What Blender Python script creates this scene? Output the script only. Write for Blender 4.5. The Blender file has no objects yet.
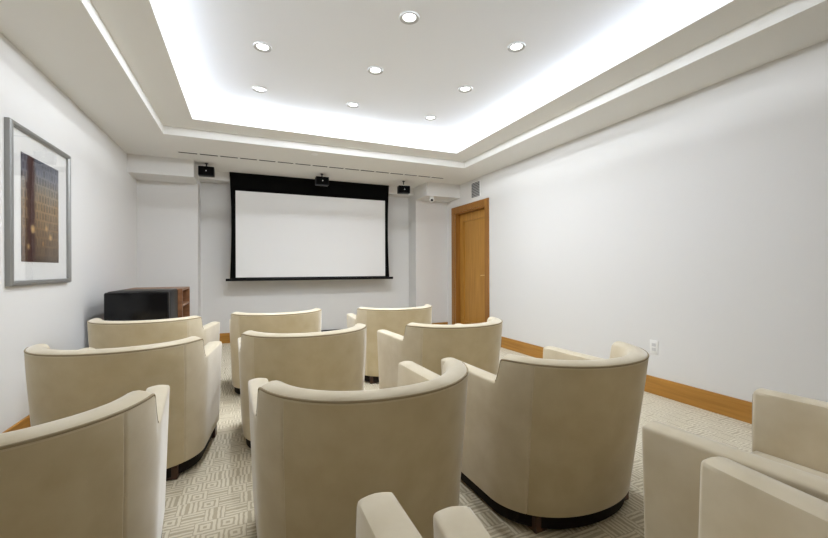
import bpy, bmesh, math, random
from mathutils import Matrix, Vector

C = bpy.context.scene.collection
PI = math.pi
random.seed(4)

# ------------------------------------------------------------------ camera
FPX, YAW, PITCH, ROLL, CAM_H = 388.12, 0.4062, -0.0011, -0.0035, 1.107
cam_data = bpy.data.cameras.new('camera')
cam_data.sensor_width = 36.0
cam_data.lens = 36.0 * FPX / 828.0
cam_data.clip_start = 0.02
cam = bpy.data.objects.new('camera', cam_data)
C.objects.link(cam)
cs, sn = math.cos(YAW), math.sin(YAW)
cp, sp = math.cos(PITCH), math.sin(PITCH)
right = Vector((cs, -sn, 0)); fwd0 = Vector((sn, cs, 0)); up0 = Vector((0, 0, 1))
fwd = fwd0 * cp + up0 * sp
up = up0 * cp - fwd0 * sp
cr, sr = math.cos(ROLL), math.sin(ROLL)
r2 = right * cr + up * sr
u2 = up * cr - right * sr
m3 = Matrix((r2, u2, -fwd)).transposed()
cam.matrix_world = Matrix.Translation((0, 0, CAM_H)) @ m3.to_4x4()
bpy.context.scene.camera = cam

# ------------------------------------------------------------------ world, exposure, large lights
sc = bpy.context.scene
sc.view_settings.view_transform = 'Standard'
sc.view_settings.look = 'None'
sc.view_settings.gamma = 1.0
sc.view_settings.use_curve_mapping = False
sc.view_settings.exposure = 0.24
sc.cycles.max_bounces = 14
sc.cycles.diffuse_bounces = 10
sc.cycles.glossy_bounces = 4
sc.cycles.sample_clamp_indirect = 6.0
sc.cycles.use_denoising = True
w = bpy.data.worlds.new('world'); sc.world = w
w.use_nodes = True
w.node_tree.nodes['Background'].inputs[0].default_value = (1, 0.97, 0.92, 1)
w.node_tree.nodes['Background'].inputs[1].default_value = 0.0

COVE_W = 9.5          # watts per metre of the LED strips in the ceiling cove
DOWN_W = (14.0, 7.2, 3.4, 2.2)          # watts per recessed downlight, row by row from the screen (dimmed towards the rear)

# room numbers (metres, camera above the origin, +Y towards the screen)
XL, XR, YB, YF, YA = -1.328, 3.285, -0.9, 6.13, 6.46
ZC, Z1, ZLIP, ZT = 2.508, 2.594, 2.674, 2.79
OX0, OX1, OY0, OY1 = -0.789, 2.798, 0.845, 4.706
IX0, IX1, IY0, IY1 = -0.490, 2.494, 1.16, 4.391
NX0, NX1 = -0.624, 2.674      # the screen niche
BAND = 0.0                  # reveal (none) at the top of the side walls

def area_light(name, loc, sx, sy, watts, col, rot=(0, 0, 0), shape='RECTANGLE', spread=180):
    l = bpy.data.lights.new(name, 'AREA')
    l.shape = shape; l.size = sx; l.size_y = sy
    l.energy = watts; l.color = col; l.spread = math.radians(spread)
    o = bpy.data.objects.new(name, l); C.objects.link(o)
    o.location = loc; o.rotation_euler = rot
    return o
LEDC = (0.90, 0.95, 1.0)
LEDGE = 0.56
TILT = math.radians(78)
zl = 2.746
o_ = LEDGE - 0.04
for (nm, loc, ln, rot) in (
        ('cove_light_left', (IX0 - o_, (IY0 + IY1) / 2, zl), IY1 - IY0 + 2 * o_, (PI, TILT, 0)),
        ('cove_light_right', (IX1 + o_, (IY0 + IY1) / 2, zl), IY1 - IY0 + 2 * o_, (PI, -TILT, 0)),
        ('cove_light_front', ((IX0 + IX1) / 2, IY1 + o_, zl), IX1 - IX0 + 2 * o_, (PI + TILT, 0, 0)),
        ('cove_light_back', ((IX0 + IX1) / 2, IY0 - o_, zl), IX1 - IX0 + 2 * o_, (PI - TILT, 0, 0))):
    lx = nm.endswith(('left', 'right'))
    ob = area_light(nm, loc, 0.02 if lx else ln, ln if lx else 0.02, COVE_W * ln, LEDC, rot)
    aim = ob.rotation_euler.to_matrix() @ Vector((0, 0, -1))
    if aim.x * (loc[0] - 1.0) + aim.y * (loc[1] - 2.78) > 0:      # face the middle of the room
        ob.rotation_euler = (PI, -rot[1], 0) if lx else (2 * PI - rot[0], 0, 0)

# ------------------------------------------------------------------ materials
def mat(name, col, rough=0.6, metal=0.0, spec=0.5, sheen=0.0, coat=0.0):
    m = bpy.data.materials.new(name); m.use_nodes = True
    b = m.node_tree.nodes['Principled BSDF']
    b.inputs['Base Color'].default_value = (*col, 1)
    b.inputs['Roughness'].default_value = rough
    b.inputs['Metallic'].default_value = metal
    b.inputs['Specular IOR Level'].default_value = spec
    b.inputs['Sheen Weight'].default_value = sheen
    b.inputs['Coat Weight'].default_value = coat
    return m
def N(m, t, **kw):
    n = m.node_tree.nodes.new(t)
    for k, v in kw.items(): setattr(n, k, v)
    return n
def L(m, a, b): m.node_tree.links.new(a, b)
def bsdf(m): return m.node_tree.nodes['Principled BSDF']
def math_node(m, op, a, b=None, c=None):
    n = N(m, 'ShaderNodeMath', operation=op)
    for i, v in enumerate((a, b, c)):
        if v is None: continue
        if isinstance(v, (int, float)): n.inputs[i].default_value = v
        else: L(m, v, n.inputs[i])
    return n.outputs[0]
def noise_bump(m, scale, strength, dist=0.002, detail=3):
    tc = N(m, 'ShaderNodeTexCoord'); n = N(m, 'ShaderNodeTexNoise')
    n.inputs['Scale'].default_value = scale; n.inputs['Detail'].default_value = detail
    L(m, tc.outputs['Object'], n.inputs['Vector'])
    b = N(m, 'ShaderNodeBump'); b.inputs['Strength'].default_value = strength; b.inputs['Distance'].default_value = dist
    L(m, n.outputs['Fac'], b.inputs['Height']); L(m, b.outputs['Normal'], bsdf(m).inputs['Normal'])
    return n
def noise_color(m, c0, c1, scale, detail=4, stretch=(1, 1, 1), lo=0.3, hi=0.7):
    tc = N(m, 'ShaderNodeTexCoord'); mp = N(m, 'ShaderNodeMapping'); n = N(m, 'ShaderNodeTexNoise')
    mp.inputs['Scale'].default_value = stretch
    n.inputs['Scale'].default_value = scale; n.inputs['Detail'].default_value = detail
    L(m, tc.outputs['Object'], mp.inputs['Vector']); L(m, mp.outputs['Vector'], n.inputs['Vector'])
    r = N(m, 'ShaderNodeValToRGB')
    r.color_ramp.elements[0].position = lo; r.color_ramp.elements[0].color = (*c0, 1)
    r.color_ramp.elements[1].position = hi; r.color_ramp.elements[1].color = (*c1, 1)
    L(m, n.outputs['Fac'], r.inputs['Fac']); L(m, r.outputs['Color'], bsdf(m).inputs['Base Color'])

M = {}
M['wall'] = mat('wall_paint', (0.735, 0.730, 0.722), 0.85, spec=0.2); noise_bump(M['wall'], 260, 0.05)
M['rear'] = mat('rear_wall_low_bounce', (0.36, 0.32, 0.26), 0.95, spec=0.1)  # unseen rear wall, finish darkened to cut bounce onto the chair backs
M['ceiling'] = mat('ceiling_paint', (0.79, 0.805, 0.835), 0.9, spec=0.1)
M['soffit'] = mat('soffit_paint', (0.78, 0.775, 0.75), 0.9, spec=0.1)
M['edge'] = mat('edge_paint', (0.88, 0.88, 0.87), 0.7, spec=0.2)
M['fabric'] = mat('cream_velvet', (0.62, 0.55, 0.43), 0.9, spec=0.15, sheen=0.8)
bsdf(M['fabric']).inputs['Sheen Roughness'].default_value = 0.35
noise_color(M['fabric'], (0.585, 0.51, 0.375), (0.645, 0.575, 0.44), 9, 5, lo=0.35, hi=0.65)
noise_bump(M['fabric'], 700, 0.12, 0.001)
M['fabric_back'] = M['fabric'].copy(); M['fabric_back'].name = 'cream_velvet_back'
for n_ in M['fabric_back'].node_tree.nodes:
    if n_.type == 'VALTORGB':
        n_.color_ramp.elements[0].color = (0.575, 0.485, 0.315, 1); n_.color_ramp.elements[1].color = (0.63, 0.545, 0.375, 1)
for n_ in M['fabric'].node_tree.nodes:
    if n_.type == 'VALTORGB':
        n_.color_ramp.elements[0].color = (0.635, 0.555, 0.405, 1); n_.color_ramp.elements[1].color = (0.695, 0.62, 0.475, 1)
M['piping'] = mat('piping_cord', (0.40, 0.33, 0.22), 0.9, spec=0.1)
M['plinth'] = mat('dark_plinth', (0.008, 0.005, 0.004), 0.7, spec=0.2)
M['leg'] = mat('dark_wood', (0.045, 0.018, 0.010), 0.35)
noise_color(M['leg'], (0.035, 0.013, 0.008), (0.07, 0.028, 0.014), 20, 3, (1, 1, 0.2))
def wood(name, c0, c1, stretch):
    m = mat(name, c0, 0.4, spec=0.4); noise_color(m, c0, c1, 6, 6, stretch, 0.35, 0.68); return m
M['oak_y'] = wood('honey_oak_along', (0.36, 0.165, 0.026), (0.48, 0.235, 0.045), (4, 0.35, 9))
M['oak_x'] = wood('honey_oak_across', (0.36, 0.165, 0.026), (0.48, 0.235, 0.045), (0.35, 4, 9))
M['oak_z'] = wood('honey_oak_upright', (0.40, 0.19, 0.032), (0.51, 0.26, 0.050), (6, 6, 0.3))
M['oak_dark'] = wood('honey_oak_casing', (0.28, 0.12, 0.020), (0.38, 0.17, 0.032), (6, 6, 0.3))
M['walnut'] = wood('walnut_veneer', (0.21, 0.095, 0.045), (0.32, 0.155, 0.075), (1, 1, 5))
M['black_gloss'] = mat('black_gloss', (0.004, 0.004, 0.005), 0.15, spec=0.3)
M['black_satin'] = mat('black_satin', (0.006, 0.006, 0.007), 0.4, spec=0.2)
M['black_cloth'] = mat('black_cloth', (0.004, 0.004, 0.004), 0.9, spec=0.05)
M['screen'] = mat('screen_vinyl', (0.80, 0.80, 0.80), 0.95, spec=0.05)
M['white'] = mat('white_enamel', (0.82, 0.82, 0.81), 0.4)
M['ring'] = mat('shaded_ring_enamel', (0.42, 0.42, 0.41), 0.4)  # downlight trim greyed, shade of the rim put into its colour
M['brass'] = mat('satin_brass', (0.75, 0.55, 0.25), 0.3, 1.0)
M['silver'] = mat('brushed_silver', (0.33, 0.33, 0.32), 0.42, 0.8); noise_bump(M['silver'], 300, 0.1)
M['mat_board'] = mat('mat_board', (0.80, 0.80, 0.79), 0.9, spec=0.1)
M['grille'] = mat('grey_grille', (0.42, 0.42, 0.42), 0.5)
M['shadowgap'] = mat('dark_slot', (0.02, 0.02, 0.02), 0.9)
M['lens_black'] = mat('lens_black', (0.01, 0.01, 0.01), 0.08)
M['plate_grey'] = mat('socket_grey', (0.62, 0.62, 0.63), 0.5)
# glowing lens of the downlights
M['lamp'] = bpy.data.materials.new('lamp_lens'); M['lamp'].use_nodes = True
b_ = bsdf(M['lamp']); b_.inputs['Emission Color'].default_value = (1, 0.99, 0.97, 1); b_.inputs['Emission Strength'].default_value = 3.0
M['led'] = bpy.data.materials.new('indicator_led'); M['led'].use_nodes = True
b_ = bsdf(M['led']); b_.inputs['Emission Color'].default_value = (1, 1, 1, 1); b_.inputs['Emission Strength'].default_value = 1.0
# picture glass
g = bpy.data.materials.new('picture_glass'); g.use_nodes = True; nt = g.node_tree; nt.nodes.clear()
out = nt.nodes.new('ShaderNodeOutputMaterial'); mx = nt.nodes.new('ShaderNodeMixShader')
tr = nt.nodes.new('ShaderNodeBsdfTransparent'); gl = nt.nodes.new('ShaderNodeBsdfGlossy'); gl.inputs['Roughness'].default_value = 0.02
lw = nt.nodes.new('ShaderNodeLayerWeight')
pw = nt.nodes.new('ShaderNodeMath'); pw.operation = 'POWER'; pw.inputs[1].default_value = 5.0
fr = nt.nodes.new('ShaderNodeMath'); fr.operation = 'MULTIPLY_ADD'; fr.inputs[1].default_value = 0.9; fr.inputs[2].default_value = 0.025
nt.links.new(lw.outputs['Facing'], pw.inputs[0]); nt.links.new(pw.outputs[0], fr.inputs[0])
nt.links.new(fr.outputs[0], mx.inputs[0]); nt.links.new(tr.outputs[0], mx.inputs[1]); nt.links.new(gl.outputs[0], mx.inputs[2]); nt.links.new(mx.outputs[0], out.inputs[0])
M['glass'] = g

# carpet: blocks of woven lines, each block upright, level or a nest of squares
def carpet():
    m = mat('carpet_weave', (0.5, 0.45, 0.35), 0.95, spec=0.05, sheen=0.1)
    tc = N(m, 'ShaderNodeTexCoord'); mp = N(m, 'ShaderNodeMapping')
    mp.inputs['Scale'].default_value = (1 / 0.088, 1 / 0.088, 1)
    L(m, tc.outputs['Object'], mp.inputs['Vector'])
    wob = N(m, 'ShaderNodeTexNoise'); wob.inputs['Scale'].default_value = 3.0
    L(m, mp.outputs['Vector'], wob.inputs['Vector'])
    add = N(m, 'ShaderNodeVectorMath', operation='MULTIPLY_ADD')
    L(m, wob.outputs['Color'], add.inputs[0]); add.inputs[1].default_value = (0.12, 0.12, 0); L(m, mp.outputs['Vector'], add.inputs[2])
    sx = N(m, 'ShaderNodeSeparateXYZ'); L(m, add.outputs[0], sx.inputs[0])
    X, Y = sx.outputs[0], sx.outputs[1]
    # offset every second row of blocks
    row = math_node(m, 'FLOOR', Y)
    X = math_node(m, 'ADD', X, math_node(m, 'MULTIPLY', math_node(m, 'MODULO', row, 2.0), 0.37))
    fx = math_node(m, 'FRACT', X); fy = math_node(m, 'FRACT', Y)
    cell = N(m, 'ShaderNodeCombineXYZ'); L(m, math_node(m, 'FLOOR', X), cell.inputs[0]); L(m, row, cell.inputs[1])
    wn = N(m, 'ShaderNodeTexWhiteNoise', noise_dimensions='2D'); L(m, cell.outputs[0], wn.inputs['Vector'])
    ax = math_node(m, 'ABSOLUTE', math_node(m, 'SUBTRACT', fx, 0.5)); ay = math_node(m, 'ABSOLUTE', math_node(m, 'SUBTRACT', fy, 0.5))
    sq = math_node(m, 'MAXIMUM', ax, ay)
    isx = math_node(m, 'LESS_THAN', wn.outputs['Value'], 0.33); iss = math_node(m, 'GREATER_THAN', wn.outputs['Value'], 0.62)
    d = N(m, 'ShaderNodeMix'); d.data_type = 'FLOAT'
    L(m, isx, d.inputs[0]); L(m, ay, d.inputs[2]); L(m, ax, d.inputs[3])
    d2 = N(m, 'ShaderNodeMix'); d2.data_type = 'FLOAT'
    L(m, iss, d2.inputs[0]); L(m, d.outputs[0], d2.inputs[2]); L(m, sq, d2.inputs[3])
    ph = math_node(m, 'FRACT', math_node(m, 'MULTIPLY', d2.outputs[0], 4.4))
    line = math_node(m, 'LESS_THAN', ph, 0.42)
    fine = N(m, 'ShaderNodeTexNoise'); fine.inputs['Scale'].default_value = 160; fine.inputs['Detail'].default_value = 2
    L(m, tc.outputs['Object'], fine.inputs['Vector'])
    val = math_node(m, 'ADD', math_node(m, 'MULTIPLY', line, 0.8), math_node(m, 'MULTIPLY', fine.outputs['Fac'], 0.4))
    r = N(m, 'ShaderNodeValToRGB')
    r.color_ramp.elements[0].position = 0.1; r.color_ramp.elements[0].color = (0.77, 0.715, 0.585, 1)
    r.color_ramp.elements[1].position = 1.0; r.color_ramp.elements[1].color = (0.50, 0.44, 0.32, 1)
    L(m, val, r.inputs['Fac']); L(m, r.outputs['Color'], bsdf(m).inputs['Base Color'])
    bp = N(m, 'ShaderNodeBump'); bp.inputs['Strength'].default_value = 0.35; bp.inputs['Distance'].default_value = 0.004; bp.invert = True
    L(m, val, bp.inputs['Height']); L(m, bp.outputs['Normal'], bsdf(m).inputs['Normal'])
    return m
M['carpet'] = carpet()

# a soft painterly street print: dusky sky, dark tower at the left, warm facades, blurred lamps
def print_mat():
    m = mat('street_print', (0.2, 0.15, 0.1), 0.7, spec=0.2)
    tc = N(m, 'ShaderNodeTexCoord'); s = N(m, 'ShaderNodeSeparateXYZ'); L(m, tc.outputs['Object'], s.inputs[0])
    U, V = s.outputs[1], s.outputs[2]            # local: y -0.27..0.27, z -0.35..0.35
    def ramp(v, stops):
        r = N(m, 'ShaderNodeValToRGB')
        e = r.color_ramp.elements
        while len(e) < len(stops): e.new(0.5)
        for k, (p, c) in enumerate(stops): e[k].position = p; e[k].color = (*c, 1)
        L(m, v, r.inputs['Fac']); return r.outputs['Color']
    nz = N(m, 'ShaderNodeTexNoise'); nz.inputs['Scale'].default_value = 11; nz.inputs['Detail'].default_value = 5; L(m, tc.outputs['Object'], nz.inputs['Vector'])
    nzf = nz.outputs['Fac']
    v = math_node(m, 'ADD', math_node(m, 'MULTIPLY', math_node(m, 'ADD', V, 0.35), 1 / 0.7), math_node(m, 'MULTIPLY', math_node(m, 'SUBTRACT', nzf, 0.5), 0.22))
    base = ramp(v, [(0.0, (0.10, 0.07, 0.05)), (0.25, (0.19, 0.13, 0.08)), (0.55, (0.30, 0.22, 0.14)), (0.72, (0.28, 0.26, 0.23)), (0.85, (0.20, 0.22, 0.28)), (1.0, (0.11, 0.125, 0.17))])
    # facade windows
    br = N(m, 'ShaderNodeTexBrick'); mp = N(m, 'ShaderNodeMapping'); mp.inputs['Rotation'].default_value = (0, PI / 2, PI / 2)
    cm = N(m, 'ShaderNodeCombineXYZ'); L(m, U, cm.inputs[0]); L(m, V, cm.inputs[1])
    L(m, cm.outputs[0], br.inputs['Vector']); br.inputs['Scale'].default_value = 7
    br.inputs['Color1'].default_value = (0.42, 0.38, 0.34, 1); br.inputs['Color2'].default_value = (0.85, 0.85, 0.85, 1); br.inputs['Mortar'].default_value = (1.25, 1.15, 1.0, 1); br.inputs['Mortar Size'].default_value = 0.05; br.inputs['Brick Width'].default_value = 0.28; br.inputs['Row Height'].default_value = 0.42
    mul = N(m, 'ShaderNodeMix', data_type='RGBA', blend_type='MULTIPLY'); mul.inputs[0].default_value = 0.8
    L(m, base, mul.inputs[6]); L(m, br.outputs['Color'], mul.inputs[7])
    # dark tower
    u = math_node(m, 'ADD', math_node(m, 'MULTIPLY', math_node(m, 'ADD', U, 0.27), 1 / 0.54), math_node(m, 'MULTIPLY', math_node(m, 'SUBTRACT', nzf, 0.5), 0.12))
    tower = ramp(u, [(0.0, (0.25, 0.25, 0.25)), (0.12, (0.3, 0.3, 0.3)), (0.17, (0.95, 0.95, 0.95)), (0.30, (1, 1, 1)), (0.36, (0, 0, 0)), (1.0, (0, 0, 0))])
    tm = N(m, 'ShaderNodeMix', data_type='RGBA'); L(m, tower, tm.inputs[0]); L(m, mul.outputs[2], tm.inputs[6]); tm.inputs[7].default_value = (0.075, 0.035, 0.030, 1)
    col = tm.outputs[2]
    for (pu, pv, rad, c) in ((-0.12, -0.13, 0.032, (0.75, 0.50, 0.22)), (0.07, -0.11, 0.022, (0.65, 0.42, 0.18)), (0.13, -0.17, 0.026, (0.70, 0.46, 0.2)), (-0.18, -0.25, 0.022, (0.5, 0.33, 0.15)), (0.02, -0.22, 0.018, (0.5, 0.28, 0.12))):
        dx = math_node(m, 'SUBTRACT', U, pu); dy = math_node(m, 'SUBTRACT', V, pv)
        d = math_node(m, 'SQRT', math_node(m, 'ADD', math_node(m, 'MULTIPLY', dx, dx), math_node(m, 'MULTIPLY', dy, dy)))
        f = math_node(m, 'MAXIMUM', math_node(m, 'SUBTRACT', 1.0, math_node(m, 'DIVIDE', d, rad * 1.15)), 0.0)
        k = N(m, 'ShaderNodeMix', data_type='RGBA'); L(m, f, k.inputs[0]); L(m, col, k.inputs[6]); k.inputs[7].default_value = (*c, 1); col = k.outputs[2]
    L(m, col, bsdf(m).inputs['Base Color'])
    return m
M['print'] = print_mat()

# ------------------------------------------------------------------ mesh helpers
def bm_new(): return bmesh.new()
def box(bm, x0, x1, y0, y1, z0, z1):
    vs = [bm.verts.new((x, y, z)) for x in (x0, x1) for y in (y0, y1) for z in (z0, z1)]
    for f in ((0, 1, 3, 2), (4, 6, 7, 5), (0, 4, 5, 1), (2, 3, 7, 6), (0, 2, 6, 4), (1, 5, 7, 3)):
        bm.faces.new([vs[i] for i in f])
def bevel_all(bm, w_, seg=2):
    bmesh.ops.bevel(bm, geom=list(bm.edges), offset=w_, segments=seg, profile=0.5, affect='EDGES', clamp_overlap=True)
def lathe(bm, prof, cx=0, cy=0, cz=0, n=32, axis='z', cap=True):
    rings = []
    for r, h in prof:
        ring = []
        for k in range(n):
            a = 2 * PI * k / n
            p = (r * math.cos(a), r * math.sin(a), h)
            if axis == 'y': p = (p[0], p[2], p[1])
            elif axis == 'x': p = (p[2], p[0], p[1])
            ring.append(bm.verts.new((cx + p[0], cy + p[1], cz + p[2])))
        rings.append(ring)
    for a, b in zip(rings, rings[1:]):
        for k in range(n): bm.faces.new((a[k], a[(k + 1) % n], b[(k + 1) % n], b[k]))
    if cap:
        bm.faces.new(rings[0]); bm.faces.new(rings[-1])
def tube(bm, pts, r, n=8, closed=False):
    pts = [Vector(p) for p in pts]; rings = []
    for i, p in enumerate(pts):
        t = (pts[min(i + 1, len(pts) - 1)] - pts[max(i - 1, 0)]).normalized()
        ref = Vector((0, 0, 1)) if abs(t.z) < 0.9 else Vector((1, 0, 0))
        a = t.cross(ref).normalized(); b = t.cross(a).normalized()
        rings.append([bm.verts.new(p + a * r * math.cos(2 * PI * k / n) + b * r * math.sin(2 * PI * k / n)) for k in range(n)])
    for a, b in zip(rings, rings[1:]):
        for k in range(n): bm.faces.new((a[k], a[(k + 1) % n], b[(k + 1) % n], b[k]))
    bm.faces.new(rings[0]); bm.faces.new(rings[-1])
def obj(name, bm, m, parent=None, smooth=None, loc=None):
    bmesh.ops.recalc_face_normals(bm, faces=list(bm.faces))
    me = bpy.data.meshes.new(name); bm.to_mesh(me); bm.free()
    me.materials.append(m)
    if smooth is not None:
        for p in me.polygons: p.use_smooth = True
        me.set_sharp_from_angle(angle=math.radians(smooth))
    o = bpy.data.objects.new(name, me); C.objects.link(o)
    if parent: o.parent = parent
    if loc: o.location = loc
    return o
def tag(o, label, cat, group=None):
    o['label'] = label; o['category'] = cat
    if group: o['group'] = group
    return o
def thing(name, label, cat, loc=(0, 0, 0), rz=0, group=None):
    o = bpy.data.objects.new(name, None); C.objects.link(o)
    o.empty_display_size = 0.1
    o.location = loc; o.rotation_euler = (0, 0, rz)
    return tag(o, label, cat, group)
def struct(name, bm, m, smooth=None, label=None):
    o = obj(name, bm, m, None, smooth); o['kind'] = 'structure'
    if label: o['label'] = label
    return o
def dup(root, loc, rz, label, group=None):
    r = root.copy(); C.objects.link(r); r.location = loc; r.rotation_euler = (0, 0, rz); r['label'] = label
    if group: r['group'] = group
    for ch in list(root.children):
        c = ch.copy(); C.objects.link(c); c.parent = r
        for gch in list(ch.children):
            d = gch.copy(); C.objects.link(d); d.parent = c
    return r

# ------------------------------------------------------------------ the room
T = 0.15
bm = bm_new(); box(bm, XL - T, XR + T, YB - T, YA + T, -0.12, 0.0)
struct('floor', bm, M['carpet'])

# ceiling: soffit, first step, lip, cove and upper field as one mesh of solid slabs
def ring(bm, x0, x1, y0, y1, a0, a1, b0, b1, z0, z1):
    """slab with outer rectangle x0..x1,y0..y1 and hole a0..a1,b0..b1"""
    out_ = [(x0, y0), (x1, y0), (x1, y1), (x0, y1)]; in_ = [(a0, b0), (a1, b0), (a1, b1), (a0, b1)]
    v = {}
    for tag_, pts in (('o', out_), ('i', in_)):
        for k, (x, y) in enumerate(pts):
            for z in (z0, z1): v[tag_, k, z] = bm.verts.new((x, y, z))
    for k in range(4):
        j = (k + 1) % 4
        bm.faces.new((v['o', k, z0], v['o', j, z0], v['i', j, z0], v['i', k, z0]))
        bm.faces.new((v['o', k, z1], v['o', j, z1], v['i', j, z1], v['i', k, z1]))
        bm.faces.new((v['o', k, z0], v['o', j, z0], v['o', j, z1], v['o', k, z1]))
        bm.faces.new((v['i', k, z0], v['i', j, z0], v['i', j, z1], v['i', k, z1]))
bm = bm_new()
ring(bm, XL - T, XR + T, YB - T, YA + T, OX0, OX1, OY0, OY1, ZC, Z1)                       # soffit and its white edge
LP = 0.022
g0 = LEDGE
ring(bm, OX0 - 0.3, OX1 + 0.3, OY0 - 0.3, OY1 + 0.3, IX0, IX1, IY0, IY1, Z1, Z1 + 0.02)    # first raised step / cove ledge
ring(bm, IX0 - LP, IX1 + LP, IY0 - LP, IY1 + LP, IX0, IX1, IY0, IY1, Z1 + 0.02, ZLIP)      # lip hiding the lamps
ring(bm, IX0 - g0 - 0.1, IX1 + g0 + 0.1, IY0 - g0 - 0.1, IY1 + g0 + 0.1, IX0 - g0, IX1 + g0, IY0 - g0, IY1 + g0, Z1 + 0.02, ZT)
box(bm, IX0 - g0 - 0.1, IX1 + g0 + 0.1, IY0 - g0 - 0.1, IY1 + g0 + 0.1, ZT, ZT + 0.08)
ceil_ob = struct('ceiling', bm, M['ceiling'])
for k in ('soffit', 'edge'): ceil_ob.data.materials.append(M[k])
for p in ceil_ob.data.polygons:
    if abs(p.normal.z) < 0.5: p.material_index = 2
    elif p.center.z < Z1 + 0.005: p.material_index = 1

ZW = ZC - BAND
GR = 0.045
bm = bm_new()
box(bm, XL - T, XL, YB - T, YF, 0, ZW)
struct('wall_left', bm, M['wall'])
DY0, DY1, DZ = 4.925, 5.84, 2.05
bm = bm_new()
box(bm, XR, XR + T, YB - T, DY0, 0, ZW); box(bm, XR, XR + T, DY1, YF, 0, ZW); box(bm, XR, XR + T, DY0, DY1, DZ, ZW)
struct('wall_right', bm, M['wall'])
bm = bm_new()
box(bm, XL - T, NX0, YF, YA, 0, ZC); box(bm, NX1, XR + T, YF, YA, 0, ZC)
box(bm, XL - T, XR + T, YA, YA + T, 0, ZC)
struct('wall_front', bm, M['wall'])
bm = bm_new(); box(bm, XL, XR, YB - T, YB, 0, ZC)
struct('wall_back', bm, M['rear'])
# bulkheads in the two far corners and the shallow header over the screen niche
bm = bm_new(); box(bm, XL, NX0, 5.68, YF, 2.288, ZC); struct('trim_1', bm, M['wall'], label='white boxed bulkhead in the far left corner under the ceiling')
bm = bm_new(); box(bm, NX1, XR, 5.68, YF, 2.288, ZC); struct('trim_2', bm, M['wall'], label='white boxed bulkhead in the far right corner above the door')
bm = bm_new(); box(bm, NX0, NX1, 6.215, YA, 2.385, ZC); struct('trim_3', bm, M['wall'], label='white header band behind the top of the screen')
# baseboards
def board(name, m, x0, x1, y0, y1, h=0.152):
    bm = bm_new(); box(bm, x0, x1, y0, y1, 0, h)
    es = [e for e in bm.edges if all(abs(v.co.z - h) < 1e-6 for v in e.verts)]
    bmesh.ops.bevel(bm, geom=es, offset=0.005, segments=2, profile=0.5, affect='EDGES')
    return struct(name, bm, m)
BT = 0.016
board('baseboard_left', M['oak_y'], XL, XL + BT, YB, YF)
board('baseboard_right', M['oak_y'], XR - BT, XR, YB, DY0 - 0.105)
board('baseboard_front', M['oak_x'], NX0, 0.02, YA - BT, YA)
board('baseboard_back', M['oak_x'], XL + BT, XR - BT, YB, YB + BT)
board('baseboard_front_left', M['oak_x'], XL + BT, NX0, YF - BT, YF)
board('baseboard_front_right', M['oak_x'], NX1, XR, YF - BT, YF)
# black strip at the foot of the wall under the screen
bm = bm_new(); box(bm, 0.022, NX1 - 0.001, YA - 0.05, YA - 0.0005, 0, 0.100); bevel_all(bm, 0.004)
tag(obj('wall_foot_strip', bm, M['black_satin'], None, 40), 'low black strip along the foot of the wall below the screen', 'strip')

# door with casing, jamb and lever on the right wall
XD = XR + 0.085
bm = bm_new()
y0, y1 = DY0 + 0.022, DY1 - 0.022; zt_ = DZ - 0.022
st = 0.115
box(bm, XD, XD + 0.045, y0, y0 + st, 0.006, zt_); box(bm, XD, XD + 0.045, y1 - st, y1, 0.006, zt_)
box(bm, XD, XD + 0.045, y0 + st, y1 - st, zt_ - 0.13, zt_); box(bm, XD, XD + 0.045, y0 + st, y1 - st, 0.006, 0.22)
box(bm, XD + 0.016, XD + 0.034, y0 + st, y1 - st, 0.22, zt_ - 0.13)
door = struct('door_1', bm, M['oak_z'], label='honey oak door with one long panel in the right wall')
bm = bm_new()
cw, ct = 0.105, 0.018
for (a, b, z0_, z1_) in ((DY0 - cw, DY0, 0, DZ + 0.1), (DY1, DY1 + cw, 0, DZ + 0.1), (DY0, DY1, DZ, DZ + 0.1)):
    box(bm, XR - ct, XR, a, b, z0_, z1_)
bevel_all(bm, 0.003, 1)
obj('door_casing', bm, M['oak_dark'], door, 35)
bm = bm_new()
for (a, b, z0_, z1_) in ((DY0, DY0 + 0.02, 0, DZ), (DY1 - 0.02, DY1, 0, DZ), (DY0 + 0.02, DY1 - 0.02, DZ - 0.02, DZ)):
    box(bm, XR, XR + T, a, b, z0_, z1_)
obj('door_jamb', bm, M['oak_dark'], door)
bm = bm_new()
lathe(bm, [(0.026, 0.0), (0.026, 0.008), (0.010, 0.010), (0.010, 0.045)], XD, y0 + 0.065, 1.0, 20, 'x')
for v in bm.verts: v.co.x = XD - (v.co.x - XD)
tube(bm, [(XD - 0.042, y0 + 0.058, 1.0), (XD - 0.044, y0 + 0.10, 1.0), (XD - 0.042, y0 + 0.17, 0.998)], 0.008, 10)
obj('door_handle', bm, M['brass'], door, 40)

# ------------------------------------------------------------------ recessed downlights
DLX, DLY = (0.115, 1.005, 1.885), (3.9, 3.15, 2.4, 1.65)
dl_label = {
    (0, 0): 'round recessed ceiling downlight, left one of the row nearest the screen',
    (1, 0): 'round recessed ceiling downlight, middle one of the row nearest the screen',
    (2, 0): 'round recessed ceiling downlight, right one of the row nearest the screen',
    (0, 1): 'round recessed ceiling downlight, left one of the second row from the screen',
    (1, 1): 'round recessed ceiling downlight, middle one of the second row from the screen',
    (2, 1): 'round recessed ceiling downlight, right one of the second row from the screen',
    (0, 2): 'round recessed ceiling downlight, left one of the third row from the screen',
    (1, 2): 'largest round recessed ceiling downlight, near the top middle of the photo',
    (2, 2): 'round recessed ceiling downlight, right one of the third row from the screen',
    (0, 3): 'round recessed ceiling downlight, left one of the row above the rear chairs',
    (1, 3): 'round recessed ceiling downlight, middle one of the row above the rear chairs',
    (2, 3): 'round recessed ceiling downlight, right one of the row above the rear chairs'}
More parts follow.
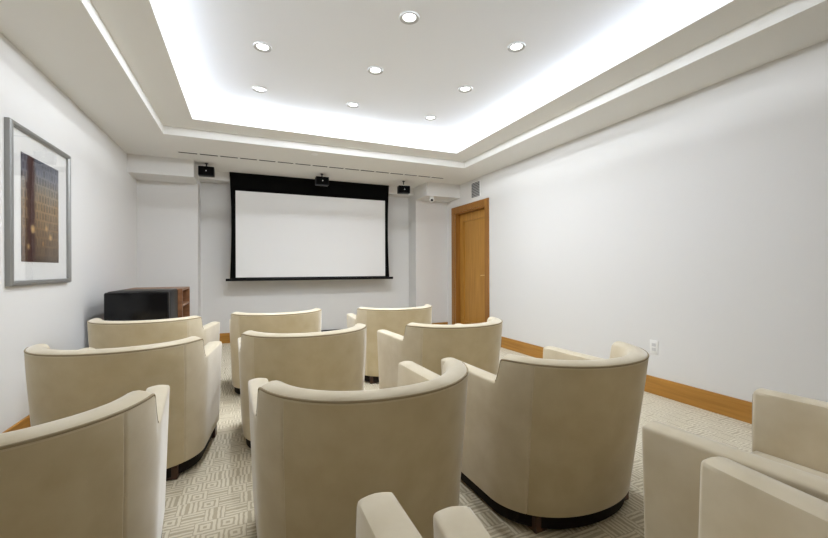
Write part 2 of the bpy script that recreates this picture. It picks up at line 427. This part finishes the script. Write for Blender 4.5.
dl0 = thing('recessed_downlight', dl_label[0, 0], 'ceiling light', (0, 0, 0), 0, 'recessed downlights in the raised ceiling')
bm = bm_new(); lathe(bm, [(0.043, -0.0005), (0.047, -0.005), (0.056, -0.010), (0.064, -0.009), (0.068, 0.0)], n=36, cap=False)
obj('trim_ring', bm, M['ring'], dl0, 50)
bm = bm_new(); lathe(bm, [(0.0435, 0.0), (0.0435, -0.002), (0.036, -0.0035)], n=32)
obj('lens', bm, M['lamp'], dl0, 50)
for j, y in enumerate(DLY):
    for i, x in enumerate(DLX):
        if i == j == 0: dl0.location = (x, y, ZT)
        else: dup(dl0, (x, y, ZT), 0, dl_label[i, j])
        area_light('downlight_lamp', (x, y, ZT - 0.012), 0.09, 0.09, DOWN_W[j], (0.90, 0.945, 1.0), (0, 0, 0), 'DISK', 180)

# slot air diffuser and sprinkler plate in the soffit
t = thing('slot_air_diffuser', 'thin dark slot diffuser running along the soffit in front of the screen', 'air vent', (1.03, 5.36, ZC))
bm = bm_new()
for k in range(16):
    a = -1.79 + k * 3.58 / 16
    box(bm, a + 0.014, a + 3.58 / 16 - 0.014, -0.021, 0.021, -0.0022, 0.0)
obj('slot', bm, M['shadowgap'], t)
bm = bm_new()
for yy in (-0.027, 0.0215): box(bm, -1.795, 1.795, yy, yy + 0.0055, -0.003, 0)
obj('slot_frame', bm, M['white'], t)
bm = bm_new(); lathe(bm, [(0.042, 0.0), (0.042, -0.003), (0.036, -0.006)], 0.764, 4.84, ZC, 28)
tag(obj('sprinkler_cover', bm, M['white'], None, 40), 'small round white cover plate in the soffit above the screen', 'sprinkler cover')

# air grille above the door
t = thing('air_vent', 'grey louvred air grille high on the right wall above the door', 'air vent', (XR, 5.18, 2.335))
bm = bm_new(); box(bm, -0.012, 0, -0.13, -0.122, -0.123, 0.123); box(bm, -0.012, 0, 0.122, 0.13, -0.123, 0.123)
box(bm, -0.012, 0, -0.122, 0.122, -0.123, -0.114); box(bm, -0.012, 0, -0.122, 0.122, 0.114, 0.123)
obj('vent_frame', bm, M['white'], t)
bm = bm_new(); box(bm, -0.002, 0, -0.122, 0.122, -0.114, 0.114); obj('backing', bm, M['shadowgap'], t)
bm = bm_new()
for k in range(9):
    z = -0.105 + k * 0.0245
    vs = [bm.verts.new(p) for p in ((-0.011, -0.122, z), (-0.011, 0.122, z), (-0.003, 0.122, z + 0.016), (-0.003, -0.122, z + 0.016), (-0.010, -0.122, z - 0.002), (-0.010, 0.122, z - 0.002), (-0.002, 0.122, z + 0.014), (-0.002, -0.122, z + 0.014))]
    for f in ((0, 1, 2, 3), (4, 7, 6, 5), (0, 4, 5, 1), (1, 5, 6, 2), (2, 6, 7, 3), (3, 7, 4, 0)): bm.faces.new([vs[i] for i in f])
obj('louvres', bm, M['grille'], t)

# small camera under the right bulkhead
t = thing('security_camera', 'small white security camera under the right bulkhead', 'security camera', (2.80, 5.76, 2.288))
bm = bm_new(); lathe(bm, [(0.040, 0), (0.040, -0.016), (0.030, -0.022)], n=24); obj('mount_base', bm, M['white'], t, 40)
bm = bm_new(); bmesh.ops.create_uvsphere(bm, u_segments=24, v_segments=14, radius=0.044, matrix=Matrix.Translation((0, 0, -0.052))); obj('housing', bm, M['white'], t, 60)
d_ = Vector((-0.36, -0.90, -0.2)).normalized()
bm = bm_new(); bmesh.ops.create_uvsphere(bm, u_segments=20, v_segments=12, radius=0.024, matrix=Matrix.Translation(Vector((0, 0, -0.052)) + d_ * 0.027)); obj('lens', bm, M['lens_black'], t, 60)

# wall outlet
t = thing('wall_outlet', 'white electrical outlet low on the right wall', 'outlet', (XR, 2.30, 0.41))
bm = bm_new(); box(bm, -0.006, 0, -0.037, 0.037, -0.06, 0.06); bevel_all(bm, 0.002); obj('cover_plate', bm, M['white'], t, 40)
for z in (-0.02, 0.02):
    bm = bm_new(); box(bm, -0.0085, -0.006, -0.017, 0.017, z - 0.014, z + 0.014); obj('socket', bm, M['plate_grey'], t)

# ------------------------------------------------------------------ projection screen
YS = 6.18
t = thing('projection_screen', 'white pull-down projection screen with black borders on the far wall', 'projection screen', (0, YS, 0))
sx0, sx1, sz0, sz1, stop = -0.150, 2.130, 0.985, 2.245, ZC
def edge_x(z, side):
    q = (z - 0.97) / (stop - 0.97); dip = 0.022 * 4 * q * (1 - q)
    return (-0.228 + dip) if side < 0 else (2.204 - dip)
NZ = 24
bm = bm_new()      # black cloth: a solid sheet with two curved edges
fr_, bk = [], []
for k in range(NZ + 1):
    z = 0.968 + (stop - 0.968) * k / NZ
    fr_.append([bm.verts.new((edge_x(z, s), -0.002, z)) for s in (-1, 1)]); bk.append([bm.verts.new((edge_x(z, s), 0.002, z)) for s in (-1, 1)])
for k in range(NZ):
    bm.faces.new((fr_[k][0], fr_[k][1], fr_[k + 1][1], fr_[k + 1][0])); bm.faces.new((bk[k][0], bk[k + 1][0], bk[k + 1][1], bk[k][1]))
    for s in (0, 1): bm.faces.new((fr_[k][s], fr_[k + 1][s], bk[k + 1][s], bk[k][s]))
bm.faces.new((fr_[0][0], fr_[0][1], bk[0][1], bk[0][0])); bm.faces.new((fr_[-1][0], fr_[-1][1], bk[-1][1], bk[-1][0]))
obj('black_border', bm, M['black_cloth'], t)
bm = bm_new(); box(bm, sx0, sx1, -0.0035, -0.002, sz0, sz1); obj('viewing_surface', bm, M['screen'], t)
bm = bm_new(); box(bm, -0.282, 2.268, -0.016, 0.018, 0.934, 0.972); bevel_all(bm, 0.004); obj('weight_bar', bm, M['black_satin'], t, 40)

# three small speakers hung from the soffit
sp0 = thing('speaker', 'small black speaker hung left of the screen', 'speaker', (-0.488, 5.80, ZC), 0, 'small speakers hung before the screen')
bm = bm_new(); lathe(bm, [(0.022, 0), (0.022, -0.008), (0.008, -0.012), (0.008, -0.055)], n=16); obj('ceiling_mount', bm, M['black_satin'], sp0, 40)
bm = bm_new(); box(bm, -0.094, 0.094, -0.055, 0.055, -0.170, -0.05); bevel_all(bm, 0.008); obj('cabinet_body', bm, M['black_satin'], sp0, 40)
bm = bm_new(); box(bm, -0.086, 0.086, -0.060, -0.054, -0.162, -0.058); bevel_all(bm, 0.002, 1); obj('grille', bm, M['black_cloth'], sp0, 40)
bm = bm_new(); lathe(bm, [(0.0075, 0.0), (0.0075, 0.003)], 0, -0.063, -0.11, 12, 'y'); obj('white_dot', bm, M['white'], sp0)  # small white disc on the front of the grille
dup(sp0, (1.02, 5.795, ZC), 0, 'small black speaker hung in front of the middle of the screen')
dup(sp0, (2.31, 5.78, ZC - 0.03), math.radians(-6), 'small black speaker hung right of the screen')
for o in list(C.objects):
    if o.parent and o.parent.name == 'speaker.002' and o.name.startswith('ceiling_mount'):
        o.scale.z = 1.0; o.location.z = 0.03

# ------------------------------------------------------------------ framed picture on the left wall
FY0, FY1, FZ0, FZ1 = 3.09, 3.955, 1.007, 2.020
t = thing('framed_picture', 'silver framed city picture with wide white mat on the left wall', 'picture', (XL, (FY0 + FY1) / 2, (FZ0 + FZ1) / 2))
hw, hh, fw, fd = (FY1 - FY0) / 2, (FZ1 - FZ0) / 2, 0.032, 0.034
bm = bm_new()
prof = [(0, 0), (0, fd * 0.75), (0.008, fd), (0.022, fd), (fw, fd * 0.72), (fw, 0.008), (fw, 0)]
rings = []
for (sy, sz) in ((-1, -1), (1, -1), (1, 1), (-1, 1)):
    rings.append([bm.verts.new((d, sy * (hw - q), sz * (hh - q))) for q, d in prof])
for k in range(4):
    a, b = rings[k], rings[(k + 1) % 4]
    for i in range(len(prof)):
        j = (i + 1) % len(prof); bm.faces.new((a[i], a[j], b[j], b[i]))
obj('picture_frame', bm, M['silver'], t)
bm = bm_new(); box(bm, 0.002, 0.010, -hw + fw - 0.004, hw - fw + 0.004, -hh + fw - 0.004, hh - fw + 0.004); obj('mat_board', bm, M['mat_board'], t)
bm = bm_new(); box(bm, 0, 0.002, -0.265, 0.265, -0.35, 0.35)
pr = obj('print', bm, M['print'], t, None, (0.0105, 3.515 - (FY0 + FY1) / 2, 1.51 - (FZ0 + FZ1) / 2))
bm = bm_new(); box(bm, 0.0175, 0.0195, -hw + fw - 0.002, hw - fw + 0.002, -hh + fw - 0.002, hh - fw + 0.002); obj('glass', bm, M['glass'], t)

# ------------------------------------------------------------------ wooden shelf unit and black cabinet in the far left corner
t = thing('shelf_unit', 'wooden shelf unit with open side, standing behind the black cabinet', 'shelf unit', (-0.9225, 5.15, 0))
hx, hy, hz = 0.2775, 0.30, 0.897
bm = bm_new(); box(bm, -hx, hx, -hy, hy, hz - 0.022, hz); bevel_all(bm, 0.002, 1); obj('top', bm, M['walnut'], t)
for s in (-1, 1):
    bm = bm_new(); box(bm, -hx, hx, s * hy - (0.022 if s > 0 else 0), s * hy + (0.022 if s < 0 else 0), 0, hz - 0.022); obj('side_panel', bm, M['walnut'], t)
bm = bm_new(); box(bm, -hx, -hx + 0.015, -hy + 0.022, hy - 0.022, 0.06, hz - 0.022); obj('back_panel', bm, M['walnut'], t)
for z in (0.06, 0.40, 0.70):
    bm = bm_new(); box(bm, -hx + 0.015, hx, -hy + 0.022, hy - 0.022, z, z + 0.022); obj('shelf', bm, M['walnut'], t)
t = thing('audio_component', 'black component on the lower shelf of the wooden unit', 'audio component', (-0.93, 5.15, 0.4226))
bm = bm_new(); box(bm, -0.19, 0.20, -0.215, 0.215, 0.012, 0.21); bevel_all(bm, 0.004); obj('case', bm, M['black_satin'], t, 40)
for (x, y) in ((-0.15, -0.17), (0.19, -0.17), (-0.15, 0.17), (0.19, 0.17)):
    bm = bm_new(); lathe(bm, [(0.02, 0), (0.02, 0.013)], x, y, 0, 16); obj('foot', bm, M['black_satin'], t)

t = thing('equipment_cabinet', 'glossy black box cabinet in the far left corner before the wooden shelf unit', 'cabinet', (-0.928, 4.545, 0))
bm = bm_new(); box(bm, -0.250, 0.250, -0.215, 0.255, 0.035, 0.905); bevel_all(bm, 0.022, 4); obj('body', bm, M['black_satin'], t, 40)
bm = bm_new(); box(bm, -0.250, 0.250, -0.275, -0.219, 0.055, 0.900); bevel_all(bm, 0.018, 4); obj('door', bm, M['black_gloss'], t, 40)
for (x, y) in ((-0.2, -0.17), (0.2, -0.17), (-0.2, 0.2), (0.2, 0.2)):
    bm = bm_new(); lathe(bm, [(0.024, 0), (0.024, 0.04)], x, y, 0, 16); obj('foot', bm, M['black_satin'], t)

# ------------------------------------------------------------------ tub chairs
A, ZB, ZA, LT, LB, NE, YFR, YE = 0.4035, 0.723, 0.615, 0.399, 0.290, 2.109, 0.415, -0.102
ZS, TH = 0.076, 0.084
def depth(z): return LB + (LT - LB) * (z - ZS) / (ZB - ZS)
def outline(s, z, off):
    """s is ('r', y), ('c', theta) or ('l', y)"""
    k, v = s
    a_ = A - 0.020 * min(1.0, max(0.0, (0.60 - z) / 0.52)) - off
    if k == 'r': return (a_, v)
    if k == 'l': return (-a_, v)
    c, q = math.cos(v), abs(math.sin(v))
    x = a_ * math.copysign(abs(c) ** (2 / NE), c)
    return (x, -(depth(z) - off) * q ** (2 / NE))
def height(s):
    k, v = s
    y = v if k != 'c' else -LT * abs(math.sin(v)) ** (2 / NE)
    u = (y - YE) / 0.042
    if u >= 1: return ZA
    if u <= -0.25: return ZB
    if u <= 0: return ZB - 0.007 * ((u + 0.25) / 0.25) ** 2
    return ZA + (ZB - 0.007 - ZA) * (1 - u) ** 2.6
def th_for(y): return math.asin((abs(y) / LT) ** (NE / 2))
SEAM = 0.62       # angle of the two upright seams of the outer back
stations = []
r_ = 0.016
for ph in (90, 65, 40, 20): stations.append((('r', YFR - r_ + r_ * math.sin(math.radians(ph))), r_ * (1 - math.cos(math.radians(ph)))))
for y in (YFR - r_, 0.36, 0.29, 0.22, 0.15, 0.08, 0.04, 0.015): stations.append((('r', y), 0))
ys = [-0.012, -0.026, -0.038] + [YE + 0.042 * u for u in (0.95, 0.85, 0.75, 0.65, 0.55, 0.45, 0.36, 0.28, 0.2, 0.14, 0.09, 0.045, 0.02, 0.0, -0.06, -0.12, -0.2, -0.3, -0.6)]
thetas = [th_for(y) for y in ys if y < 0]
t0 = thetas[-1]
half = thetas[:]
k = 1
while t0 + 0.055 * k < PI / 2 - 0.02: half.append(t0 + 0.055 * k); k += 1
half += [SEAM - 0.012, SEAM, SEAM + 0.012]
half = sorted(set(half))
for th in half: stations.append((('c', th), 0))
stations.append((('c', PI / 2), 0))
for th in reversed(half): stations.append((('c', PI - th), 0))
for (sd, q) in reversed([x for x in stations if x[0][0] == 'r']): stations.append((('l', sd[1]), q))
def section(s, q):
    h = height(s)
    seam = 0.0
    if s[0] == 'c' and (abs(s[1] - SEAM) < 1e-6 or abs(PI - s[1] - SEAM) < 1e-6): seam = 0.0028
    rows = [(0.004, ZS), (0.0, ZS + 0.008)]
    zt_ = h - 0.013
    for k in range(1, 10): rows.append((0.0, ZS + 0.008 + (zt_ - ZS - 0.008) * k / 9))
    rows = [(o + seam, z) for o, z in rows]
    back = ((0.0015, -0.008), (0.005, -0.001), (0.014, 0.005), (0.028, 0.010), (TH / 2, 0.013), (TH - 0.026, 0.012), (TH - 0.012, 0.006), (TH - 0.003, -0.008), (TH, -0.040))
    arm = ((0.0008, -0.006), (0.0035, -0.0015), (0.011, 0.001), (0.026, 0.004), (TH / 2, 0.0055), (TH - 0.026, 0.004), (TH - 0.011, 0.001), (TH - 0.003, -0.003), (TH, -0.014))
    m_ = (h - ZA) / (ZB - ZA)
    rows += [(a[0] * (1 - m_) + b[0] * m_, h + a[1] * (1 - m_) + b[1] * m_) for a, b in zip(arm, back)]
    for z in (0.52, 0.45, 0.36, 0.25): rows.append((TH, min(z, h - 0.05)))
    rows += [(TH, 0.15), (TH - 0.004, ZS)]
    res = []
    for o, z in rows:
        o2 = q + o * (TH - 2 * q) / TH
        z2 = ZS + (z - ZS) * (h - q - ZS) / (h - ZS)
        res.append((o2, z2))
    return res
def shell_bm():
    bm = bm_new(); R = []
    for s, q in stations:
        R.append([bm.verts.new((*outline(s, min(z, ZB), o), z)) for o, z in section(s, q)])
    n = len(R[0])
    for a, b in zip(R, R[1:]):
        for i in range(n):
            j = (i + 1) % n; bm.faces.new((a[i], a[j], b[j], b[i]))
    bm.faces.new(R[0]); bm.faces.new(R[-1])
    return bm
def make_chair():
    t = thing('tub_chair', '', 'armchair', (0, 0, 0), 0, 'cream tub chairs in four rows')
    sh = obj('shell', shell_bm(), M['fabric'], t, 48)
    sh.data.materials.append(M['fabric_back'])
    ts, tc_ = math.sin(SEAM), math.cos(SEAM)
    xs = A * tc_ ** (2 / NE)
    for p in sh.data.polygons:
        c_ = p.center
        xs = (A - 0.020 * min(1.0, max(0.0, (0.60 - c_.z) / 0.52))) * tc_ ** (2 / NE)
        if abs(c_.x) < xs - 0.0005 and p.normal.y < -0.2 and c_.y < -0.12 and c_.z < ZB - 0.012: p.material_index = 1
    # piping along the outer top edge of the back, dropping at both steps
    pts = []
    for s, q in stations:
        if s[0] == 'c':
            h = height(s)
            if h > ZA + 0.004: pts.append((*outline(s, min(h, ZB), 0.0035), h - 0.0035))
    bm = bm_new(); tube(bm, pts, 0.0044, 6); obj('back_piping', bm, M['piping'], t, 60)
    for kk in ('r', 'l'):
        pts = [(*outline((kk, y), ZA, TH - 0.013), ZA - 0.003) for y in (0.0, 0.1, 0.2, 0.3, YFR - 0.03, YFR - 0.012)]
        pts.append((*outline((kk, YFR - 0.002), ZA, TH - 0.013), ZA - 0.018))
        pts += [(*outline((kk, YFR + 0.0005), ZA, TH - 0.013), z) for z in (0.55, 0.4, 0.25, 0.1)]
        bm = bm_new(); tube(bm, pts, 0.0030, 6); obj('arm_piping', bm, M['piping'], t, 60)
    # seat cushion and front rail
    bm = bm_new(); w_ = A - TH - 0.010
    n = 16; top, bot = [], []
    def prof_pts(inset, z):
        res = []
        for k in range(n + 1):
            th = PI * k / n
            res.append(((w_ - inset) * math.cos(th), -(0.20 - inset) * math.sin(th), z))
        yf_ = YFR - 0.012 - inset
        for k in range(7):
            x = -(w_ - inset) + 2 * (w_ - inset) * k / 6
            res.append((x, yf_ + 0.018 * (1 - (x / w_) ** 2), z))
        return res
    R = [[bm.verts.new(p) for p in prof_pts(i, z)] for i, z in ((0.012, 0.215), (0.002, 0.222), (0.0, 0.235), (0.0, 0.360), (0.004, 0.378), (0.016, 0.391), (0.05, 0.402), (0.12, 0.412))]
    for a, b in zip(R, R[1:]):
        for i in range(len(a)):
            j = (i + 1) % len(a); bm.faces.new((a[i], a[j], b[j], b[i]))
    bm.faces.new(R[0]); bm.faces.new(R[-1])
    obj('seat_cushion', bm, M['fabric'], t, 50)
    bm = bm_new(); box(bm, -w_, w_, YFR - 0.07, YFR - 0.012, ZS + 0.002, 0.213); bevel_all(bm, 0.006); obj('front_rail', bm, M['fabric'], t, 40)
    # recessed plinth following the plan
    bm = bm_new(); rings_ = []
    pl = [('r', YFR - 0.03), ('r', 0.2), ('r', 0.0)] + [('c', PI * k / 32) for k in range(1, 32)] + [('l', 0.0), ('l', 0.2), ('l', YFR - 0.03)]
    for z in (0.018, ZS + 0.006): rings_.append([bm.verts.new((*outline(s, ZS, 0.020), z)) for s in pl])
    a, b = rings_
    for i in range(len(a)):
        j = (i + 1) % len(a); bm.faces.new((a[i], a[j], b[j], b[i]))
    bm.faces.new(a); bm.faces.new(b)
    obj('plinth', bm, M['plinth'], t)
    for (x, y) in ((-0.255, -0.165), (0.255, -0.165), (-0.345, 0.335), (0.345, 0.335)):
        bm = bm_new(); box(bm, x - 0.032, x + 0.032, y - 0.032, y + 0.032, 0, 0.07); bevel_all(bm, 0.003, 1); obj('leg', bm, M['leg'], t)
    return t
chairs = [
    ((-0.706, 3.739), -10.9, 'cream tub chair in the front row, right before the black cabinet'),
    ((0.257, 3.843), 2.5, 'cream tub chair in the front row, middle one, facing the screen'),
    ((1.380, 3.769), -3.0, 'cream tub chair in the front row, nearest the door'),
    ((-0.605, 2.599), -6.4, 'cream tub chair in the second row, by the left wall below the picture'),
    ((0.355, 2.668), 2.1, 'cream tub chair in the middle of the second row'),
    ((1.378, 2.582), 3.6, 'cream tub chair in the second row, on the right, just before the door'),
    ((-0.665, 1.493), 5.9, 'cream tub chair cut off by the left edge, with its back rising to the right'),
    ((0.420, 1.483), 2.1, 'large cream tub chair seen from behind in the middle foreground'),
    ((1.380, 1.486), 1.5, 'cream tub chair right of centre, its whole back and dark plinth in view'),
    ((-0.104, 0.400), 0.5, 'cream tub chair showing only its right arm at the bottom centre'),
    ((0.695, 0.255), -6.8, 'cream tub chair showing two arms at the bottom, between the nearest neighbours'),
    ((1.563, 0.456), 4.2, 'cream tub chair at the lower right corner with part of its seat in view'),
]
proto = make_chair()
for i, ((x, y), rz, lab) in enumerate(chairs):
    if i == 0:
        proto.location = (x, y, 0); proto.rotation_euler = (0, 0, math.radians(rz)); proto['label'] = lab
    else:
        dup(proto, (x, y, 0), math.radians(rz), lab)
